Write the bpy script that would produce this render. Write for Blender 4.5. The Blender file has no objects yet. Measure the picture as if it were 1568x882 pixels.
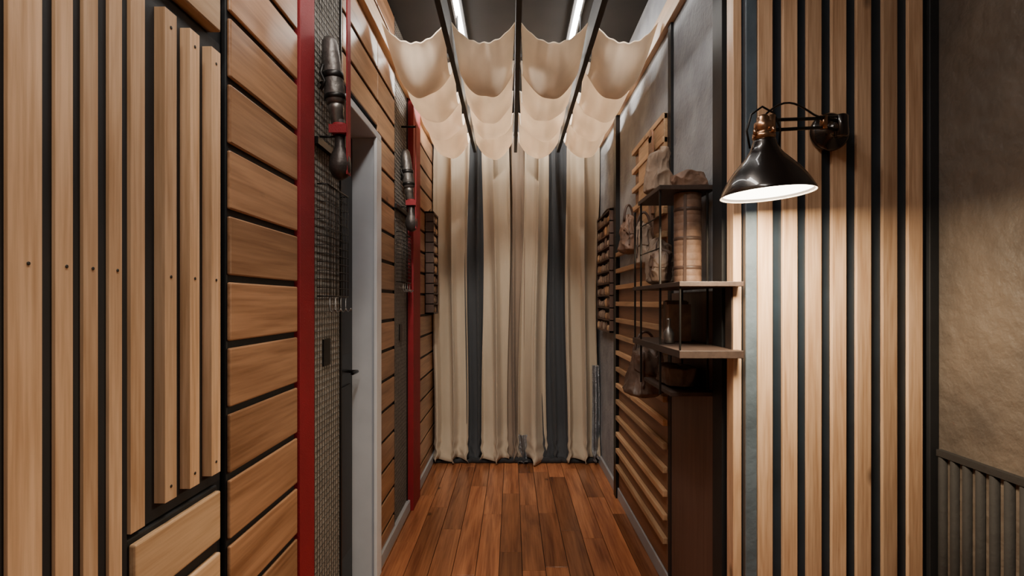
import bpy, math, random
from mathutils import Vector, Matrix, noise
random.seed(7)
S=bpy.context.scene
EYE=1.4; F=800.0
# ---------------------------------------------------------------- materials
def newmat(n):
    m=bpy.data.materials.new(n); m.use_nodes=True
    nt=m.node_tree; b=nt.nodes['Principled BSDF']; return m,nt,b
def plain(n,c,rough=.5,metal=0,bump=0,bscale=40,var=0.25,vscale=8,emis=None,es=0,coat=0,bdist=.01,c2=None):
    m,nt,b=newmat(n)
    tc=nt.nodes.new('ShaderNodeTexCoord')
    no=nt.nodes.new('ShaderNodeTexNoise'); no.inputs['Scale'].default_value=vscale; no.inputs['Detail'].default_value=8
    nt.links.new(tc.outputs['Object'],no.inputs['Vector'])
    mr=nt.nodes.new('ShaderNodeMapRange'); mr.inputs[1].default_value=.3; mr.inputs[2].default_value=.7
    if c2:
        mx=nt.nodes.new('ShaderNodeMix'); mx.data_type='RGBA'; mx.inputs[6].default_value=(*c2,1); mx.inputs[7].default_value=(*c,1)
        nt.links.new(no.outputs['Fac'],mr.inputs[0]); nt.links.new(mr.outputs[0],mx.inputs[0]); nt.links.new(mx.outputs[2],b.inputs['Base Color'])
    else:
        mr.inputs[3].default_value=1-var; mr.inputs[4].default_value=1+var
        nt.links.new(no.outputs['Fac'],mr.inputs[0])
        vm=nt.nodes.new('ShaderNodeVectorMath'); vm.operation='SCALE'; vm.inputs[0].default_value=c[:3]
        nt.links.new(mr.outputs[0],vm.inputs['Scale']); nt.links.new(vm.outputs[0],b.inputs['Base Color'])
    b.inputs['Roughness'].default_value=rough; b.inputs['Metallic'].default_value=metal
    b.inputs['Coat Weight'].default_value=coat
    if bump:
        n2=nt.nodes.new('ShaderNodeTexNoise'); n2.inputs['Scale'].default_value=bscale; n2.inputs['Detail'].default_value=8
        nt.links.new(tc.outputs['Object'],n2.inputs['Vector'])
        bp=nt.nodes.new('ShaderNodeBump'); bp.inputs['Strength'].default_value=bump; bp.inputs['Distance'].default_value=bdist
        nt.links.new(n2.outputs['Fac'],bp.inputs['Height']); nt.links.new(bp.outputs[0],b.inputs['Normal'])
    if emis:
        b.inputs['Emission Color'].default_value=(*emis,1); b.inputs['Emission Strength'].default_value=es
    return m
def wood(n,c1,c2,axis,rough=.45,contrast=1,gs=10,bump=.15,knots=True,lo=.72,hi=1.25,fine=.38):
    m,nt,b=newmat(n); L=nt.links
    tc=nt.nodes.new('ShaderNodeTexCoord')
    at=nt.nodes.new('ShaderNodeAttribute'); at.attribute_name='rnd'
    ml=nt.nodes.new('ShaderNodeMath'); ml.operation='MULTIPLY'; ml.inputs[1].default_value=37.0
    L.new(at.outputs['Fac'],ml.inputs[0])
    ad=nt.nodes.new('ShaderNodeVectorMath'); ad.operation='ADD'
    L.new(tc.outputs['Object'],ad.inputs[0]); L.new(ml.outputs[0],ad.inputs[1])
    mp=nt.nodes.new('ShaderNodeMapping'); sc=[gs,gs,gs]; sc[axis]=gs*.09; mp.inputs['Scale'].default_value=sc
    L.new(ad.outputs[0],mp.inputs['Vector'])
    n1=nt.nodes.new('ShaderNodeTexNoise'); n1.inputs['Scale'].default_value=1.6; n1.inputs['Detail'].default_value=8; n1.inputs['Distortion'].default_value=1.2
    L.new(mp.outputs[0],n1.inputs['Vector'])
    mp2=nt.nodes.new('ShaderNodeMapping'); sc=[gs*9]*3; sc[axis]=gs*.35; mp2.inputs['Scale'].default_value=sc
    L.new(ad.outputs[0],mp2.inputs['Vector'])
    n2=nt.nodes.new('ShaderNodeTexNoise'); n2.inputs['Scale'].default_value=1.5; n2.inputs['Detail'].default_value=5
    L.new(mp2.outputs[0],n2.inputs['Vector'])
    mx=nt.nodes.new('ShaderNodeMix'); mx.data_type='FLOAT'; mx.inputs[0].default_value=fine
    L.new(n1.outputs['Fac'],mx.inputs[2]); L.new(n2.outputs['Fac'],mx.inputs[3])
    cr=nt.nodes.new('ShaderNodeValToRGB'); cr.color_ramp.elements[0].position=.5-.2/contrast; cr.color_ramp.elements[1].position=.5+.16/contrast
    cr.color_ramp.elements[0].color=(*c2,1); cr.color_ramp.elements[1].color=(*c1,1)
    L.new(mx.outputs[0],cr.inputs[0])
    col=cr.outputs[0]
    if knots:
        mk=nt.nodes.new('ShaderNodeMapping'); sc=[5,5,5]; sc[axis]=2.6; mk.inputs['Scale'].default_value=sc
        L.new(ad.outputs[0],mk.inputs['Vector'])
        vo=nt.nodes.new('ShaderNodeTexVoronoi'); vo.inputs['Scale'].default_value=1.0
        L.new(mk.outputs[0],vo.inputs['Vector'])
        kr=nt.nodes.new('ShaderNodeMapRange'); kr.inputs[1].default_value=.03; kr.inputs[2].default_value=.1; kr.inputs[3].default_value=.35; kr.inputs[4].default_value=1
        L.new(vo.outputs['Distance'],kr.inputs[0])
        v=nt.nodes.new('ShaderNodeVectorMath'); v.operation='SCALE'; L.new(col,v.inputs[0]); L.new(kr.outputs[0],v.inputs['Scale']); col=v.outputs[0]
    rr=nt.nodes.new('ShaderNodeMapRange'); rr.inputs[3].default_value=lo; rr.inputs[4].default_value=hi
    L.new(at.outputs['Fac'],rr.inputs[0])
    v=nt.nodes.new('ShaderNodeVectorMath'); v.operation='SCALE'; L.new(col,v.inputs[0]); L.new(rr.outputs[0],v.inputs['Scale'])
    L.new(v.outputs[0],b.inputs['Base Color']); b.inputs['Roughness'].default_value=rough
    bp=nt.nodes.new('ShaderNodeBump'); bp.inputs['Strength'].default_value=bump; bp.inputs['Distance'].default_value=.004
    L.new(mx.outputs[0],bp.inputs['Height']); L.new(bp.outputs[0],b.inputs['Normal'])
    return m
def cloth(n,c,transl=.0,weave=350,wr=.25,ws=5):
    m,nt,b=newmat(n); L=nt.links
    tc=nt.nodes.new('ShaderNodeTexCoord')
    mp=nt.nodes.new('ShaderNodeMapping'); mp.inputs['Scale'].default_value=(6,6,1.2)
    L.new(tc.outputs['Object'],mp.inputs['Vector'])
    no=nt.nodes.new('ShaderNodeTexNoise'); no.inputs['Scale'].default_value=1.5; no.inputs['Detail'].default_value=5
    L.new(mp.outputs[0],no.inputs['Vector'])
    mr=nt.nodes.new('ShaderNodeMapRange'); mr.inputs[1].default_value=.3; mr.inputs[2].default_value=.7; mr.inputs[3].default_value=.92; mr.inputs[4].default_value=1.08
    L.new(no.outputs['Fac'],mr.inputs[0])
    v=nt.nodes.new('ShaderNodeVectorMath'); v.operation='SCALE'; v.inputs[0].default_value=c; L.new(mr.outputs[0],v.inputs['Scale'])
    L.new(v.outputs[0],b.inputs['Base Color']); b.inputs['Roughness'].default_value=.85
    b.inputs['Sheen Weight'].default_value=.1
    n2=nt.nodes.new('ShaderNodeTexNoise'); n2.inputs['Scale'].default_value=weave; L.new(tc.outputs['Object'],n2.inputs['Vector'])
    n3=nt.nodes.new('ShaderNodeTexNoise'); n3.inputs['Scale'].default_value=ws; n3.inputs['Detail'].default_value=2; L.new(tc.outputs['Object'],n3.inputs['Vector'])
    bp=nt.nodes.new('ShaderNodeBump'); bp.inputs['Strength'].default_value=.15; bp.inputs['Distance'].default_value=.002; L.new(n2.outputs['Fac'],bp.inputs['Height'])
    b2=nt.nodes.new('ShaderNodeBump'); b2.inputs['Strength'].default_value=wr; b2.inputs['Distance'].default_value=.02; L.new(n3.outputs['Fac'],b2.inputs['Height']); L.new(bp.outputs[0],b2.inputs['Normal'])
    L.new(b2.outputs[0],b.inputs['Normal'])
    if transl:
        tr=nt.nodes.new('ShaderNodeBsdfTranslucent'); L.new(v.outputs[0],tr.inputs['Color'])
        ms=nt.nodes.new('ShaderNodeMixShader'); ms.inputs[0].default_value=transl
        L.new(b.outputs[0],ms.inputs[1]); L.new(tr.outputs[0],ms.inputs[2])
        L.new(ms.outputs[0],nt.nodes['Material Output'].inputs['Surface'])
    return m
M={}
M['slatL']=wood('pale_pine',(.72,.46,.275),(.46,.26,.13),2,contrast=1.4,lo=.84,hi=1.2,fine=.45,bump=.25)
M['slatR']=wood('slat_oak',(.60,.40,.255),(.37,.215,.12),2,gs=12,contrast=1.3,fine=.45,bump=.25)
M['plankY']=wood('cedar_plank',(.44,.235,.122),(.23,.108,.05),1,contrast=1.5,gs=7,rough=.34,lo=.82,hi=1.18,fine=.42)
M['pineY']=wood('pine_rail',(.62,.40,.23),(.40,.23,.11),1,contrast=1.3)
M['floorw']=wood('floor_board',(.38,.145,.060),(.16,.052,.022),1,rough=.23,contrast=1.3,gs=7,bump=.08,lo=.6,hi=1.5)
M['dwood']=wood('dark_walnut',(.13,.075,.055),(.07,.038,.026),2,rough=.5,knots=False)
M['dwoodY']=wood('shelf_walnut',(.050,.031,.024),(.022,.013,.010),1,rough=.55,knots=False)
M['midwood']=wood('brown_backing',(.26,.125,.065),(.14,.065,.034),1,knots=False)
M['black']=plain('black_backing',(.008,.009,.011),.6,bump=.05)
M['blue']=plain('blue_black_backing',(.010,.019,.030),.45)
M['bgrey']=plain('blue_grey_paint',(.085,.115,.145),.5,bump=.2)
M['ceil']=plain('ceiling_dark',(.006,.005,.005),.9)
M['wallp']=plain('neutral_paint',(.18,.16,.14),.8)
M['plaster']=plain('grey_plaster',(.36,.375,.395),.75,bump=.6,bscale=45,c2=(.22,.23,.25),vscale=6)
M['conc']=plain('brown_concrete',(.125,.098,.075),.55,bump=1.0,bscale=15,bdist=.014,c2=(.06,.05,.042),vscale=3.0)
M['corr']=plain('corrugated_metal',(.014,.012,.011),.8,0,bump=.3)
M['red']=plain('red_webbing',(.23,.004,.010),.65,bump=.2,bscale=200,var=.12)
M['white']=plain('white_paint',(.58,.61,.66),.5,var=.05)
M['whiteb']=plain('white_edge',(.78,.79,.82),.5,var=.05)
M['base']=plain('baseboard_paint',(.38,.38,.39),.5,var=.06)
M['metal']=plain('blackened_steel',(.03,.028,.027),.38,.8)
M['wire']=plain('mesh_wire',(.10,.09,.08),.5,.6)
M['wire2']=plain('basket_wire',(.022,.019,.017),.45,.5)
M['steel']=plain('worn_steel',(.25,.23,.21),.4,.85,var=.4,vscale=30)
M['pewter']=plain('worn_pewter',(.13,.118,.11),.42,.6,bump=.4,bscale=40,var=.4,vscale=18)
M['knob']=plain('dark_knob',(.06,.05,.046),.42,.5,bump=.4,bscale=30,var=.4,vscale=14)
M['beam']=plain('beam_black',(.018,.016,.015),.5)
M['leather']=plain('brown_leather',(.20,.118,.08),.6,bump=.5,bscale=60,var=.4,vscale=20,bdist=.004)
M['leather2']=plain('tan_leather',(.31,.225,.165),.7,bump=.5,bscale=60,var=.35,vscale=20,bdist=.004)
M['leather3']=plain('dark_leather',(.12,.078,.058),.5,bump=.6,bscale=50,var=.4,vscale=14,bdist=.004)
M['strap']=plain('belt_leather',(.075,.042,.03),.5)
M['burlap']=plain('burlap',(.30,.275,.245),.9,bump=.8,bscale=160,var=.35,vscale=60)
M['shade']=plain('bronze_enamel',(.016,.011,.009),.25,.5,var=.1,coat=.5)
M['brass']=plain('aged_brass',(.42,.24,.14),.28,.95,var=.3,vscale=30)
M['glow']=plain('lamp_diffuser',(.9,.85,.75),.5,emis=(1,.88,.70),es=14)
M['inner']=plain('shade_inner',(.8,.75,.68),.5)
M['tube']=plain('led_tube',(.9,.9,.9),.5,emis=(1,.97,.93),es=22)
M['cream']=cloth('cream_linen',(.50,.41,.30),.04)
M['taupe']=cloth('taupe_linen',(.27,.20,.145))
M['grey']=cloth('charcoal_cloth',(.046,.049,.054))
M['hem']=cloth('black_hem',(.02,.02,.022))
M['silver']=plain('silver_sequin',(.35,.37,.40),.3,.9,bump=1,bscale=120)
M['canopy']=cloth('canopy_muslin',(.80,.69,.565),.44,wr=.3,ws=4)
M['screw']=plain('dark_screw',(.02,.015,.01),.5)
# ---------------------------------------------------------------- mesh builder
class MB:
    def __init__(s): s.v=[];s.f=[];s.m=[];s.r=[];s.s=[];s.mats=[]
    def mi(s,k):
        if k not in s.mats: s.mats.append(k)
        return s.mats.index(k)
    def add(s,vs,fs,mat,rnd=None,smooth=False,mx=None):
        o=len(s.v); r=random.random() if rnd is None else rnd
        for p in vs:
            p=Vector(p); s.v.append(mx@p if mx else p)
        k=s.mi(mat)
        for f in fs: s.f.append([i+o for i in f]); s.m.append(k); s.r.append(r); s.s.append(smooth)
    def box(s,x0,x1,y0,y1,z0,z1,mat,rnd=None,mx=None):
        vs=[(x,y,z) for x in(x0,x1) for y in(y0,y1) for z in(z0,z1)]
        s.add(vs,[(0,1,3,2),(4,6,7,5),(0,4,5,1),(2,3,7,6),(0,2,6,4),(1,5,7,3)],mat,rnd,False,mx)
    def tube(s,pts,r,mat,seg=10,closed=False):
        pts=[Vector(p) for p in pts]; n=len(pts); rs=r if isinstance(r,(list,tuple)) else [r]*n
        vs=[];up=None
        for i,p in enumerate(pts):
            a=pts[(i-1)%n] if (closed or i>0) else p; b=pts[(i+1)%n] if (closed or i<n-1) else p
            t=(b-a).normalized()
            if up is None: up=Vector((0,0,1)) if abs(t.z)<.9 else Vector((1,0,0))
            u=t.cross(up).normalized(); w=u.cross(t).normalized(); up=w
            for k in range(seg):
                an=2*math.pi*k/seg; vs.append(p+rs[i]*(math.cos(an)*u+math.sin(an)*w))
        fs=[]
        for i in range(n if closed else n-1):
            j=(i+1)%n
            for k in range(seg):
                k2=(k+1)%seg; fs.append((i*seg+k,i*seg+k2,j*seg+k2,j*seg+k))
        if not closed: fs.append(tuple(range(seg))[::-1]); fs.append(tuple(range((n-1)*seg,n*seg)))
        s.add(vs,fs,mat,None,True)
    def lathe(s,prof,mat,mx,seg=40,cap=True,smooth=True):
        vs=[];fs=[];n=len(prof)
        for r,z in prof:
            for k in range(seg):
                a=2*math.pi*k/seg; vs.append((r*math.cos(a),r*math.sin(a),z))
        for i in range(n-1):
            for k in range(seg):
                k2=(k+1)%seg; fs.append((i*seg+k,i*seg+k2,(i+1)*seg+k2,(i+1)*seg+k))
        if cap: fs.append(tuple(range(seg))[::-1]); fs.append(tuple(range((n-1)*seg,n*seg)))
        s.add(vs,fs,mat,None,smooth,mx)
    def grid(s,fn,nu,nv,mat):
        vs=[fn(i/nu,j/nv) for j in range(nv+1) for i in range(nu+1)]
        W=nu+1
        s.add(vs,[(j*W+i,j*W+i+1,(j+1)*W+i+1,(j+1)*W+i) for j in range(nv) for i in range(nu)],mat,None,True)
    def make(s,name,bevel=0,solid=0,parent=None):
        me=bpy.data.meshes.new(name); me.from_pydata([tuple(v) for v in s.v],[],s.f)
        for k in s.mats: me.materials.append(M[k])
        me.polygons.foreach_set('material_index',s.m); me.polygons.foreach_set('use_smooth',s.s)
        a=me.attributes.new('rnd','FLOAT','FACE'); a.data.foreach_set('value',s.r)
        me.update(); ob=bpy.data.objects.new(name,me); S.collection.objects.link(ob)
        if bevel:
            b=ob.modifiers.new('bevel','BEVEL'); b.width=bevel; b.segments=2; b.limit_method='ANGLE'; b.angle_limit=.7
        if solid:
            b=ob.modifiers.new('solid','SOLIDIFY'); b.thickness=solid; b.offset=0
        if parent: ob.parent=parent
        return ob
XL=-.694; XR=.769; TOP=3.1; FAR=4.72
LW=XL-.026   # structural left wall face
# ---------------------------------------------------------------- shell
b=MB()
w=.122; x=-.80
while x<1.5:
    y=-1.2-random.random()*.8
    while y<FAR:
        l=random.uniform(.6,1.3)
        b.box(x+.0014,x+w-.0014,max(y,-1.2)+.0014,min(y+l,FAR)-.0014,-.02,0,'floorw'); y+=l
    x+=w
b.box(-.85,1.55,-1.2,FAR,-.06,-.012,'black')
b.make('floor',bevel=.002)
b=MB(); b.box(-.9,1.55,-1.2,FAR+.1,TOP,TOP+.08,'ceil'); b.make('ceiling')
b=MB()
b.box(LW-.16,LW,-1.2,2.14,0,TOP,'black'); b.box(LW-.16,LW,2.68,FAR,0,TOP,'black')
b.box(LW-.16,LW-.11,2.14,2.68,0,TOP,'black'); b.box(LW-.11,LW,2.14,2.68,EYE+.9,TOP,'black')
b.make('wall_left')
b=MB(); b.box(LW-.1,XR+.1,FAR,FAR+.08,0,TOP,'plaster'); b.make('wall_far')
b=MB(); b.box(LW-.1,1.55,-1.28,-1.2,0,TOP,'wallp'); b.make('wall_rear')
b=MB(); b.box(XR,XR+.1,1.80,FAR,0,TOP,'plaster'); b.make('wall_right')
b=MB(); b.box(XR,1.39,1.72,1.80,0,TOP,'blue'); b.make('wall_return')
b=MB(); b.box(1.39,1.5,-1.2,1.80,0,TOP,'conc'); b.make('wall_concrete')
b=MB()
for y0,y1 in((-1.2,2.12),(2.70,FAR)): b.box(LW,XL+.012,y0,y1,0,.072,'base')
b.make('baseboard_left',bevel=.003)
b=MB(); b.box(XR-.018,XR,1.83,FAR,0,.075,'base'); b.make('baseboard_right',bevel=.003)
# ---------------------------------------------------------------- left vertical slats
b=MB()
sl=[(.719,.772),(.794,.826),(.846,.876),(.90,.93)]
d=.70
while d>-1.1:
    sl.append((d-.045,d)); d-=.075
b.box(LW,XL-.006,-1.15,.95,.075,TOP,'black')
for a,c in sl: b.box(XL-.006,XL,a,c,.075,TOP,'slatL')
b.box(LW,XL,.951,.988,EYE-.424,TOP,'slatL')
for a,c in sl[:4]:
    b.lathe([(.003,0),(.003,.0012)],'screw',Matrix.Translation((XL,(a+c)/2+.004,EYE+.055))@Matrix.Rotation(math.pi/2,4,'Y'),8)
b.make('vertical_slat_panel',bevel=.0015)
b=MB()
b.box(LW,XL-.012,.99,1.262,EYE-.43,EYE+.62,'black')
for a,c in((1.03,1.066),(1.11,1.144),(1.190,1.226)):
    b.box(XL-.012,XL+.010,a,c,EYE-.398,EYE+.582,'slatL')
    for z in(-.37,.05,.55):
        b.lathe([(.0035,0),(.0035,.0012)],'screw',Matrix.Translation((XL+.010,(a+c)/2,EYE+z))@Matrix.Rotation(math.pi/2,4,'Y'),8)
b.make('raised_slat_screen',bevel=.002)
b=MB()
b.box(LW,XL-.008,.951,1.245,.075,EYE-.435,'black')
z=EYE-.445
while z>.08:
    b.box(XL-.008,XL+.006,.955,1.235,max(z-.115,.075),z,'pineY'); z-=.145
z=EYE+.635
while z<TOP-.02:
    b.box(LW,XL+.006,1.0,1.235,z,min(z+.125,TOP),'pineY'); z+=.145
b.make('short_plank_cladding',bevel=.004)
def shiplap(y0,y1,zlo=.075):
    b=MB(); z=EYE+.057-.163*9+.009
    b.box(LW,XL-.010,y0,y1,zlo,TOP,'black')
    while z<TOP:
        a=max(z,zlo); c=min(z+.145,TOP)
        if c-a>.02: b.box(XL-.010,XL,y0,y1,a,c,'plankY')
        z+=.163
    return b.make('shiplap_cladding',bevel=.004)
shiplap(1.288,1.692); shiplap(2.705,3.085); shiplap(3.78,FAR-.005); shiplap(2.145,2.70,EYE+.91)
b=MB(); b.box(LW,XL+.004,1.702,1.826,.0,TOP,'red')
b.make('red_strap',bevel=.002)
b=MB(); b.box(LW,XL+.034,3.50,3.76,.0,TOP,'red'); b.make('red_strap.001',bevel=.002)
def meshpanel(y0,y1):
    b=MB(); b.box(LW,XL-.010,y0,y1,.0,TOP,'burlap')
    n=int((y1-y0)/.024)
    for i in range(n+1):
        y=y0+.006+i*(y1-y0-.012)/n; b.box(XL-.010,XL-.008,y-.0008,y+.0008,.02,TOP,'wire')
    z=.02
    while z<TOP:
        b.box(XL-.009,XL-.0072,y0,y1,z-.0008,z+.0008,'wire'); z+=.024
    for y in(y0,y1-.010): b.box(LW,XL-.002,y,y+.010,0,TOP,'metal')
    ym=(y0+y1)/2
    b.box(XL-.012,XL+.01,y0+.014,y1-.014,EYE+.56,EYE+.585,'metal')
    b.box(XL-.008,XL-.002,ym-.05,ym+.02,EYE-.24,EYE-.14,'metal')
    return b.make('wire_mesh_panel')
meshpanel(1.83,2.138); meshpanel(3.09,3.495)
def basket(y0,y1,z0,z1):
    b=MB(); x0=XL+.0; x1=XL+.035
    def wire(p,q,rr=.0015): b.tube([p,q],rr,'wire2',6)
    n=7
    for i in range(n+1):
        y=y0+(y1-y0)*i/n; wire((x1,y,z0),(x1,y,z1)); wire((x0,y,z0),(x1,y,z0))
    z=z0
    while z<=z1+.001:
        wire((x1,y0,z),(x1,y1,z)); wire((x0,y0,z),(x1,y0,z)); wire((x0,y1,z),(x1,y1,z)); z+=(z1-z0)/13
    for z in(z0,z1):
        b.tube([(x0,y0,z),(x1,y0,z),(x1,y1,z),(x0,y1,z)],.003,'metal',6)
    for i in range(4):
        y=y0+(y1-y0)*(i+.5)/4; b.tube([(x1,y,z0),(x1,y,z0-.05),(x1+.01,y,z0-.06),(x1+.02,y,z0-.05)],.0018,'steel',6)
        b.lathe([(.001,-.006),(.006,0),(.001,.006)],'steel',Matrix.Translation((x1+.02,y,z0-.05)),8)
    return b.make('wire_basket')
basket(1.86,2.1,EYE+.02,EYE+.42); basket(3.13,3.4,EYE+.12,EYE+.42)
def hfloat(x,y):
    b=MB(); T=Matrix.Translation
    tilt=Matrix.Rotation(-.10,4,'Y')
    m=T((x-.01,y,EYE+.66))@tilt
    b.lathe([(.004,.305),(.018,.30),(.027,.285),(.031,.24),(.034,.17),(.036,.12),(.036,.08),(.032,.06),(.022,.055)],'pewter',m,24)
    b.lathe([(.0365,.17),(.0385,.168),(.0385,.15),(.0365,.148)],'metal',m,24)
    b.lathe([(.0365,.09),(.0385,.088),(.0385,.075),(.0365,.073)],'metal',m,24)
    b.lathe([(.024,.06),(.027,.05),(.027,.035),(.024,.03),(.024,-.0),(.021,-.005),(.021,-.04)],'steel',m,24)
    m=T((x,y,EYE+.66))
    b.lathe([(.026,-.055),(.029,-.05),(.029,-.02),(.026,-.015)],'red',m,24)
    b.lathe([(.018,.0),(.020,-.10),(.026,-.115),(.035,-.135),(.039,-.16),(.037,-.185),(.027,-.207),(.012,-.216),(.002,-.217)],'knob',m,28)
    b.box(x+.028,x+.033,y-.02,y+.018,EYE+.46,EYE+1.11,'red')
    b.tube([(XL-.005,y,EYE+1.105),(x+.034,y,EYE+1.105)],.007,'metal')
    b.box(x-.03,x+.033,y-.034,y-.030,EYE+.605,EYE+.635,'red')
    b.tube([(XL-.005,y+.01,EYE+.80),(x-.03,y,EYE+.80)],.006,'metal')
    b.tube([(x-.04,y-.02,EYE+.83),(x-.05,y,EYE+.80),(x-.04,y+.02,EYE+.77)],.010,'metal')
    b.tube([(x-.052,y-.03,EYE+.85),(x-.06,y-.03,EYE+.82),(x-.045,y-.03,EYE+.79),(x-.06,y-.03,EYE+.76)],.006,'metal')
    b.tube([(XL-.005,y,EYE+.6),(x-.02,y,EYE+.6)],.004,'metal')
    return b.make('hanging_float')
hfloat(-.625,1.90); hfloat(-.635,3.30)
b=MB()
b.box(LW-.105,LW-.075,2.145,2.60,.005,EYE+.81,'metal')
b.box(LW-.075,LW-.068,2.2,2.56,.2,1.0,'beam'); b.box(LW-.075,LW-.068,2.2,2.56,1.15,EYE+.7,'beam')
b.tube([(LW-.075,2.55,1.06),(LW-.035,2.55,1.06),(LW-.035,2.47,1.06)],.008,'metal')
b.make('door_1',bevel=.003)
b=MB()
b.box(LW-.11,XL+.010,2.615,2.68,0,EYE+.82,'white'); b.box(XL+.004,XL+.020,2.604,2.70,0,EYE+.82,'whiteb')
b.box(LW-.11,XL+.019,2.142,2.70,EYE+.82,EYE+.855,'white')
b.make('trim_1',bevel=.003)
# ---------------------------------------------------------------- racks near curtain
def rack(xa,xb,y0,y1,z0,z1,name):
    b=MB(); t=.014
    lo,hi=min(xa,xb),max(xa,xb)
    b.box(lo,hi,y0,y0+t,z0,z1,'dwood'); b.box(lo,hi,y1-t,y1,z0,z1,'dwood')
    b.box(lo,hi,y0,y1,z1-t,z1,'dwood'); b.box(lo,hi,y0,y1,z0,z0+t,'dwood')
    bk=(xa,xa+(.006 if xb>xa else -.006)); b.box(min(bk),max(bk),y0,y1,z0,z1,'black')
    n=10
    for i in range(1,n):
        z=z0+(z1-z0)*i/n; b.box(lo,hi,y0,y1,z-.004,z+.004,'dwood')
    for i in range(n):
        za=z0+(z1-z0)*i/n
        for k in range(7):
            y=y0+t+.02+(y1-y0-2*t-.04)*k/6; h=random.uniform(.045,.075)
            xm=xa+(xb-xa)*random.uniform(.6,.75)
            b.lathe([(.006,0),(.014,.004),(.016,h*.4),(.014,h*.8),(.007,h)],random.choice(['leather2','pineY','leather2','leather']),Matrix.Translation((xm,y,za+.004)),10)
    ys=[y0+(y1-y0)*i/12 for i in range(13)]
    b.tube([((xa+xb)/2,y,z1+.03*math.sin(math.pi*(y-y0)/(y1-y0))) for y in ys],.006,'dwood')
    return b.make(name)
rack(XR,XR-.05,3.85,4.42,EYE-.23,EYE+.69,'cubby_rack')
rack(XL,XL+.07,4.16,4.42,EYE-.10,EYE+.72,'cubby_rack.001')
# ---------------------------------------------------------------- curtains
CUR=bpy.data.objects.new('striped_curtain',None); S.collection.objects.link(CUR)
CY=4.56; K=CY/F
def curtain(px0,px1,mat,name,yo,folds,amp,seed,hem=.03,flare=0,zt=2.84,lean=0):
    rs=random.Random(seed); ph=rs.uniform(0,6); ph2=rs.uniform(0,6); ph3=rs.uniform(0,6)
    xa=(px0-784)*K; xb=(px1-784)*K; cx=(xa+xb)/2; hw=(xb-xa)/2
    def fn(u,v):
        z=hem+(zt-hem)*v; s=u*2-1
        low=max(0,1-v/.11)
        wd=1-.06*v+.07*math.sin(3*v+ph2)+flare*low
        x=cx+s*hw*wd+.09*hw*math.sin(2.0*v*math.pi+ph)+lean*(1-v)*K
        a=amp*(1.35-.55*v)
        ss=u*folds*2*math.pi+ph+.7*math.sin(v*2.4+ph3)+.3*math.sin(v*6+ph)
        w1=math.sin(ss); w1=math.copysign(abs(w1)**.8,w1)
        x+=.45*a*math.cos(ss)*(1-s*s)
        y=CY+yo-a*(w1+.32*math.sin(1.9*ss+ph2+v*2.5))-.02*math.cos(s*math.pi/2)
        y-=low**1.5*.05*(1+.7*math.sin(ss*.8+ph3))
        zq=z+low*low*.020*math.sin(ss*.9+ph2)
        x+=low*low*.015*math.sin(z*60+ss)
        return (min(max(x,XL+.01),XR-.01),y,max(zq,.006))
    b=MB(); b.grid(fn,110,100,mat)
    return b.make(name,solid=.003,parent=CUR)
curtain(664,718,'cream','cream_panel_1',0,2.0,.036,1,flare=.02,lean=-2)
curtain(738,780,'cream','cream_panel_2',-.01,1.35,.034,5,flare=.03)
curtain(800,842,'cream','cream_panel_3',-.01,1.35,.036,9,flare=.03,lean=-6)
curtain(865,917,'cream','cream_panel_4',0,1.9,.036,13,flare=.02)
curtain(774,806,'taupe','taupe_panel',.055,1.8,.02,17)
curtain(708,750,'grey','charcoal_panel_1',.065,2.0,.024,21,hem=.012)
curtain(830,876,'grey','charcoal_panel_2',.065,2.2,.024,25,hem=.012)
curtain(664,917,'grey','backing_panel',.13,9,.008,29,hem=.012)
curtain(794,808,'silver','sequin_strip_1',.0,1.5,.008,33,hem=.008,zt=.24)
curtain(906,917,'silver','sequin_strip_2',-.03,1.5,.006,37,hem=.05,zt=.85)
b=MB()
pts=[];rr=[]
for i in range(121):
    x=XL+.02+(XR-XL-.04)*i/120
    n1=noise.noise(Vector((x*9,1,0))); n2=noise.noise(Vector((x*22,5,0)))
    r=.022+.010*n1+.006*n2
    pts.append((x,CY-.02+.02*n2,r*.95)); rr.append(r)
b.tube(pts,rr,'hem',14); b.make('weighted_hem',parent=CUR)
b=MB(); b.tube([(XL+.002,CY+.03,2.88),(XR-.002,CY+.03,2.88)],.012,'metal',12)
for i in range(24):
    x=XL+.03+i*(XR-XL-.06)/23
    b.tube([(x,CY+.03+.02*math.sin(a),2.88+.02*math.cos(a)) for a in[k*math.pi/6 for k in range(12)]],.002,'steel',6,True)
b.make('curtain_rod',parent=CUR)
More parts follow.
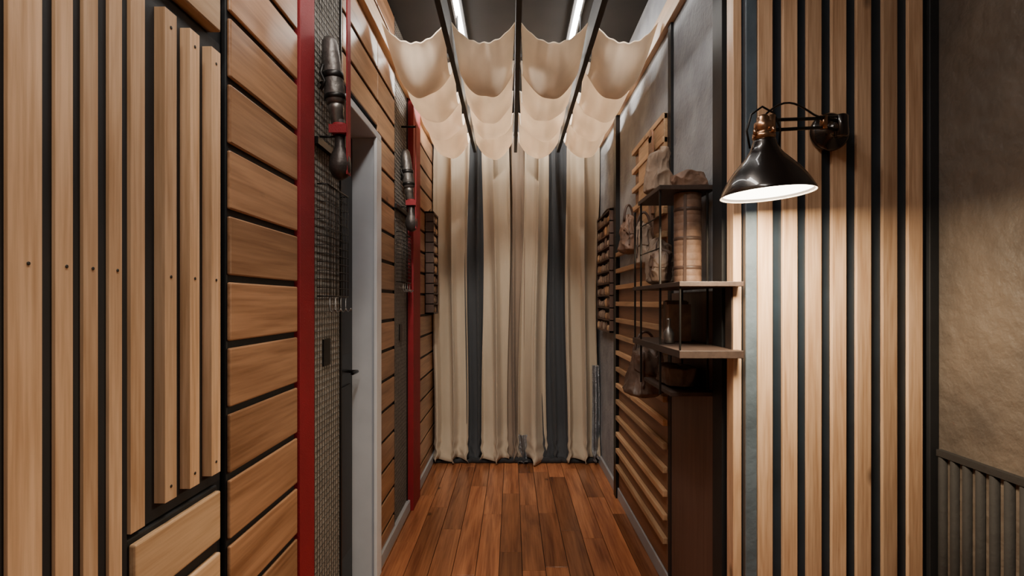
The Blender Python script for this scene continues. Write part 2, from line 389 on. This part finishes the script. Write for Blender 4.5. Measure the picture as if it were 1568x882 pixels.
# ---------------------------------------------------------------- canopy
XS=[-.665,-.315,.03,.392,.742]
cus=[2.59,3.00,3.43,3.83,4.26]
PK=.74
def sprof(t):
    if t<PK: return math.sin(t/PK*math.pi/2)**1.1
    q=(t-PK)/(1-PK); return math.sqrt(max(0,1-q*q))
b=MB()
for q in range(4):
    xa=XS[q]+.018; xb=XS[q+1]-.018; cx=(xa+xb)/2; hw=(xb-xa)/2
    def fn(u,v):
        s=u*2-1; kk=v*4; k=min(3,int(kk)); t=kk-k
        if t>PK: tt=PK+(1-PK)*(1-(1-(t-PK)/(1-PK))**1.7)
        else: tt=t
        y=cus[k]+(cus[k+1]-cus[k])*tt; sw=sprof(tt)
        prof=(1-abs(s)**2.2)
        cs=.10 if k==0 else .03
        csag=cs*(1-tt)+.03*tt
        base=1.385-prof*csag*(1-sw)
        z=base-sw*(.12+(.145,.13,.12,.135)[k]*prof)
        z+=.008*math.sin(7*s*(1.2-tt)+q*2+k*3)*sw*prof+.004*math.sin(19*s*(1-tt*.7)+q+k)*prof*(1-.4*sw)
        ns=noise.noise(Vector((s*1.2+q*5,tt*1.5+k*3,q)))
        z+=.016*ns*prof*sw
        x=cx+s*hw*(1+.02*math.sin(k*2+q))-s*.014*sw
        return (x,y-.03*sw*prof,EYE+z)
    b.grid(fn,56,224,'canopy')
b.make('draped_fabric_canopy',solid=.002)
b=MB()
for x in XS[1:4]:
    b.box(x-.013,x+.013,1.5,4.45,EYE+1.27,EYE+1.40,'beam')
for y in(1.6,3.00,4.40):
    b.box(XL-.02,XR,y-.01,y+.01,EYE+1.40,EYE+1.42,'beam')
    for x in XS[1:4]: b.tube([(x,y,EYE+1.41),(x,y,TOP)],.006,'beam',8)
b.make('ceiling_beam_grid')
b=MB(); b.box(LW,XL+.03,2.3,4.5,EYE+1.36,EYE+1.45,'pineY'); b.make('trim_2',bevel=.003)
b=MB(); b.box(XR-.03,XR,2.3,4.5,EYE+1.33,EYE+1.44,'pineY'); b.make('trim_3',bevel=.003)
for i,x in enumerate((-.31,.375)):
    b=MB(); b.box(x-.03,x+.03,1.5,4.4,TOP-.03,TOP,'beam')
    b.tube([(x,1.55,TOP-.045),(x,4.35,TOP-.045)],.016,'tube',12)
    b.make('led_tube_light' if i==0 else 'led_tube_light.001')
# ---------------------------------------------------------------- right side wall build-up
b=MB(); b.box(XR-.03,XR,3.72,3.80,0,TOP-.0,'metal'); b.make('steel_post')
b=MB(); b.box(XR-.014,XR,2.485,2.53,0,TOP,'black'); b.make('steel_post.001')
b=MB(); b.box(XR-.03,XR,1.84,1.925,0,TOP,'black'); b.make('steel_post.002')
b=MB(); b.box(XR-.012,XR,1.93,2.48,.075,EYE+.04,'dwood')
b.make('dark_wood_wainscot',bevel=.002)
b=MB(); b.box(XR-.03,XR-.002,1.745,1.798,0,TOP,'slatR'); b.box(XR-.014,XR,1.80,1.84,0,TOP,'blue')
b.box(XR-.002,XR+.034,1.712,1.722,0,TOP,'bgrey')
b.make('corner_slat_trim',bevel=.002)
b=MB()
b.box(XR-.012,XR,2.54,3.70,.08,EYE+.10,'midwood'); b.box(XR-.012,XR,2.54,3.2,EYE+.10,EYE+.92,'midwood')
z=EYE-.03-.115*10
while z<EYE+.9:
    y1=3.70 if z<EYE+.4 else 3.2
    if z>.08: b.box(XR-.036,XR-.012,2.54,y1,z,z+.03,'pineY')
    z+=.115
b.box(XR-.030,XR-.012,2.54,3.05,EYE+.46,EYE+.92,'pineY')
b.make('horizontal_slat_panel',bevel=.003)
b=MB()
for a in(1161,1199,1236,1274,1312,1352,1391):
    x0=(a-784)/F*1.708; b.box(x0,x0+.048,1.708,1.722,0,TOP,'slatR')
b.make('vertical_slat_panel.001',bevel=.002)
b=MB(); b.box(1.36,1.39,1.70,1.722,0,TOP,'black'); b.make('trim_4',bevel=.002)
b=MB()
zt=EYE-.485
b.box(1.372,1.39,-1.1,1.69,zt-.012,zt+.008,'corr')
y=1.68
while y>-1.1:
    b.tube([(1.388,y,0),(1.388,y,zt)],.014,'corr',12); y-=.045
b.make('corrugated_wainscot')
# ---------------------------------------------------------------- shelf unit
b=MB(); x0=.545; XW=XR-.014
b.box(x0,XW,1.70,2.36,EYE-.185,EYE-.160,'dwoodY')
b.box(x0,XW,1.70,2.36,EYE+.05,EYE+.066,'dwoodY')
b.box(x0,XW,1.93,2.26,EYE+.415,EYE+.432,'dwoodY')
b.box(x0+.04,XW,1.93,2.32,EYE-.35,EYE-.335,'dwoodY')
for x in(x0+.008,XR-.04):
    for y in(1.95,2.24): b.box(x-.004,x+.004,y-.004,y+.004,EYE-.345,EYE+.43,'metal')
b.box(x0+.003,x0+.011,2.34,2.348,EYE-.18,EYE+.40,'metal')
b.box(x0+.003,x0+.009,1.71,1.716,EYE-.18,EYE+.06,'metal')
for z in(.2,.32): b.tube([(x0+.008,1.95,EYE+z),(x0+.008,2.24,EYE+z)],.003,'metal',6)
b.box(XR-.035,XW,1.748,1.80,EYE-.17,EYE+.05,'dwoodY')
b.make('display_shelf',bevel=.002)
b=MB(); T=Matrix.Translation((.672,2.0,EYE+.067))
pr=[(.0,0),(.048,0)]
for i in range(12):
    z=.003+i*.0285; pr+=[(.0495,z),(.0505,z+.003),(.0505,z+.025),(.0495,z+.028)]
pr+=[(.047,.346),(0,.346)]
b.lathe(pr,'leather',T,40,cap=False)
for i in range(3): b.lathe([(.0505,.055+i*.11),(.0522,.057+i*.11),(.0522,.067+i*.11),(.0505,.069+i*.11)],'strap',T,40,cap=False)
b.box(-.005,.005,-.054,-.050,.01,.335,'strap',mx=T@Matrix.Rotation(-.5,4,'Z'))
b.make('leather_wrapped_canister')
def bag(name,c,w,h,t,mat,seed=0,rot=0,handle=False,slump=.3,flapped=True):
    b=MB(); R=Matrix.Translation(c)@Matrix.Rotation(rot,4,'Z'); off=Vector((seed*7.3,seed*3.1,seed))
    def shp(u,v,grow=0):
        a=u*2*math.pi
        r=min(1,(max(0,v)*9+.02)**.5)*(1-slump*v**1.5)
        if v>.9: r*=max(.05,math.sqrt(max(0,1-((v-.9)/.1)**2)))
        ex=.62
        cx=math.copysign(abs(math.cos(a))**ex,math.cos(a)); sy=math.copysign(abs(math.sin(a))**ex,math.sin(a))
        p=Vector((cx*r*w/2,sy*r*t/2,(v-.5)*h))
        q=Vector((p.x*16,p.y*16,p.z*8))+off
        rg=1-abs(noise.noise(q))*2; rg2=1-abs(noise.noise(q*2.3+off))*2
        n=noise.noise(p*6+off)*.022+(rg**3)*.010+(rg2**3)*.004-.008
        p=p+Vector((cx,sy,.0))*(n*min(1,r*1.4)+grow)
        p.z+=noise.noise(Vector((cx*1.2,sy*1.2,seed*3)))*.03*v*(h/.2)
        return R@p
    b.grid(shp,96,60,mat)
    if flapped:
        def flap(u,v):
            uu=.52+.46*u; vv=.89-.40*v*(1-.30*(2*u-1)**2)
            return shp(uu,vv,.004)
        b.grid(flap,40,20,mat)
        for uu in(.68,.82):
            def st(u,v,uu=uu): return shp(uu+.022*(u-.5),.89-.66*v,.0065)
            b.grid(st,4,40,'strap')
    if handle:
        b.tube([R@Vector((-w*.30*math.cos(a),.0,h*.36+h*.42*math.sin(a))) for a in[i*math.pi/16 for i in range(17)]],.006,'strap',8)
    return b.make(name,solid=.0015)
bag('rolled_canvas_pouch',(.60,2.12,EYE+.432+.09),.11,.18,.13,'leather2',1,.2,slump=.45,flapped=False)
bag('rolled_canvas_pouch.001',(.69,2.05,EYE+.432+.035),.12,.065,.16,'leather',2,slump=.1,flapped=False)
bag('leather_satchel',(.645,2.53,EYE-.34),.19,.25,.16,'leather3',3,.3,handle=True,slump=.4)
bag('folded_leather_bag',(.67,2.12,EYE-.335+.042),.12,.08,.26,'leather3',6,slump=.1,flapped=False)
bag('hanging_leather_pouch',(.665,2.98,EYE+.38),.10,.22,.10,'leather',4,.4,handle=True,slump=.3)
bag('hanging_leather_pouch.001',(.665,2.64,EYE+.28),.11,.22,.11,'leather2',5,-.3,handle=True,slump=.3)
bag('leather_pouch',(.61,2.14,EYE+.066+.072),.09,.135,.11,'leather3',8,-.3,slump=.2)
bag('leather_pouch.001',(.66,2.31,EYE+.066+.102),.12,.2,.06,'leather2',9,.1,slump=.1)
b=MB(); y=2.10
for i in range(8):
    t=random.uniform(.018,.03); h=random.uniform(.12,.17)
    if y+t>2.23: break
    b.box(.63,.72,y,y+t,EYE-.1595,EYE-.160+h,random.choice(['leather','leather2','leather3']))
    b.box(.634,.716,y+.003,y+t-.003,EYE-.158,EYE-.160+h+.001,'leather2'); y+=t+.001
b.make('row_of_ledgers',bevel=.001)
b=MB()
b.box(.712,.724,2.66,2.73,EYE+.45,EYE+.85,'midwood')
b.lathe([(.035,0),(.035,.012)],'midwood',Matrix.Translation((.712,2.695,EYE+.85))@Matrix.Rotation(math.pi/2,4,'Y'),24)
b.box(.709,.727,2.68,2.71,EYE+.3,EYE+.5,'leather'); b.make('wooden_paddle',bevel=.002)
b=MB()
b.lathe([(.018,0),(.02,.005),(.02,.04),(.012,.055),(.006,.065),(.006,.085),(.009,.088),(.009,.095),(.002,.097)],'steel',Matrix.Translation((.60,2.0,EYE-.1595)),20)
b.make('metal_flask')
# ---------------------------------------------------------------- wall lamp
b=MB()
pl=Vector((1.03,1.706,EYE+.55))
b.lathe([(.0,0),(.058,0),(.062,.005),(.062,.016),(.055,.024),(.03,.028),(.022,.045),(.018,.06),(.0,.062)],'shade',Matrix.Translation(pl)@Matrix.Rotation(math.pi/2,4,'X'),40,cap=False)
hub=pl+Vector((0,-.07,0))
b.lathe([(.0,-.035),(.016,-.035),(.02,-.03),(.02,.03),(.016,.035),(0,.035)],'shade',Matrix.Translation(hub),20,cap=False)
LC=Vector((.708,1.45,EYE+.297))
tl=Matrix.Translation(LC)@Matrix.Rotation(-.055,4,'Y')@Matrix.Scale(.9,4)
neck=tl@Vector((0,0,.215))
for dz in(.014,-.014):
    b.tube([hub+Vector((0,0,dz)),hub+Vector((-.07,-.03,dz+.0)),neck+Vector((.02,.0,dz))],.005,'metal',10)
b.lathe([(0,-.02),(.011,-.02),(.011,.02),(0,.02)],'brass',Matrix.Translation(hub+Vector((-.075,-.035,0))),14,cap=False)
b.lathe([(0,-.026),(.013,-.026),(.013,.026),(0,.026)],'brass',Matrix.Translation(neck+Vector((.02,0,0))),14,cap=False)
out=[(.022,.172),(.031,.170),(.034,.162),(.037,.15),(.044,.135),(.056,.118),(.074,.098),(.094,.075),(.111,.052),(.124,.03),(.133,.012),(.136,.004),(.136,0)]
b.lathe(out,'shade',tl,64,cap=False)
inn=[(.136,0),(.132,.001),(.121,.027),(.108,.048),(.09,.07),(.070,.093),(.045,.118),(.0,.13)]
b.lathe(inn,'inner',tl,64,cap=False)
b.lathe([(0,.010),(.1275,.010)],'glow',tl,64,cap=False)
b.lathe([(.0,.245),(.012,.245),(.018,.238),(.018,.228),(.026,.222),(.028,.2),(.024,.196),(.024,.19),(.032,.186),(.034,.176),(.028,.168)],'brass',tl,32,cap=False)
for a in range(4):
    an=a*math.pi/2+.4
    b.lathe([(0,-.008),(.006,-.008),(.006,.008),(0,.008)],'brass',tl@Matrix.Translation((.036*math.cos(an),.036*math.sin(an),.19)),12,cap=False)
b.tube([tl@Vector((-.045+.0,0,.145)),tl@Vector((-.052,0,.20)),tl@Vector((-.035,0,.25)),tl@Vector((0,0,.272)),tl@Vector((.035,0,.25)),tl@Vector((.052,0,.2)),tl@Vector((.045,0,.145))],.003,'metal',8)
pts=[]
p0=tl@Vector((0,0,.24)); p3=hub+Vector((0,0,.03))
for i in range(17):
    t=i/16; p=p0.lerp(p3,t); p.z+=.05*math.sin(math.pi*min(1,t*1.5))*(1-.6*t); pts.append(p)
b.tube(pts,.003,'metal',8)
b.make('sconce_lamp')
# ---------------------------------------------------------------- lights
def area(n,loc,sx,sy,pw,col=(1,.93,.84),rot=(0,0,0),shape='RECTANGLE'):
    l=bpy.data.lights.new(n,'AREA'); l.shape=shape; l.size=sx; l.size_y=sy; l.energy=pw; l.color=col
    o=bpy.data.objects.new(n,l); o.location=loc; o.rotation_euler=rot; S.collection.objects.link(o); return o
for i,(x,y,pw) in enumerate(((-.25,.1,20),(-.2,1.25,19))):  # out-of-view fill lamps added to brighten the foreground, with invented housings
    b=MB(); b.box(x-.09,x+.09,y-.42,y+.42,TOP-.045,TOP,'beam'); b.box(x-.075,x+.075,y-.4,y+.4,TOP-.05,TOP-.045,'inner')
    b.make('added_fill_housing' if i==0 else 'added_fill_housing.%03d'%i)
    area('added_fill_light_%d'%i,(x,y,TOP-.056),.15,.8,pw)
area('sconce_bulb',tl@Vector((0,0,.004)),.22,.22,22,(1,.80,.54),(0,-.055,0),'DISK')
def spot(p,tgt,en,size,name,base):  # added out-of-view spot with an invented housing
    b=MB(); dirv=(tgt-p).normalized()
    R=Matrix.Translation(p)@dirv.to_track_quat('-Z','Y').to_matrix().to_4x4()
    b.lathe([(0,.10),(.03,.10),(.036,.09),(.036,0),(.032,0),(.030,.02),(0,.02)],'beam',R,24,cap=False)
    b.tube([p-dirv*.06,base],.008,'beam',8); b.box(base[0]-.03,base[0]+.03,base[1]-.05,base[1]+.05,TOP-.02,TOP,'beam'); b.make(name)
    l=bpy.data.lights.new('added_spot_light','SPOT'); l.energy=en; l.spot_size=size; l.spot_blend=.85; l.color=(1,.91,.80); l.shadow_soft_size=.05
    o=bpy.data.objects.new('added_spot_light',l); o.location=p+dirv*.01; o.rotation_euler=dirv.to_track_quat('-Z','Y').to_euler(); S.collection.objects.link(o)
spot(Vector((-.5,2.05,TOP-.16)),Vector((.35,4.5,1.1)),110,1.25,'added_spot_housing',(-.5,2.0,TOP))  # this and the next spot are added to brighten the curtain
spot(Vector((.58,2.05,TOP-.16)),Vector((-.3,4.5,1.1)),62,1.25,'added_spot_housing.001',(.58,2.0,TOP))
spot(Vector((-.45,1.55,TOP-.16)),Vector((.72,2.25,1.55)),50,.75,'added_spot_housing.002',(-.45,1.5,TOP))  # added to lift the shelf and right wall
for x in(-.31,.375): area('tube_lamp',(x,3.75,TOP-.07),.04,1.3,26,(1,.93,.84))
w=bpy.data.worlds.new('world'); S.world=w; w.use_nodes=True
w.node_tree.nodes['Background'].inputs[0].default_value=(.5,.55,.6,1); w.node_tree.nodes['Background'].inputs[1].default_value=.2
cam=bpy.data.cameras.new('camera'); co=bpy.data.objects.new('camera',cam); S.collection.objects.link(co)
co.location=(0,0,EYE); co.rotation_euler=(math.pi/2,0,0)
cam.sensor_width=36; cam.lens=36*F/1568; cam.shift_y=21/1568; cam.clip_start=.02
S.camera=co
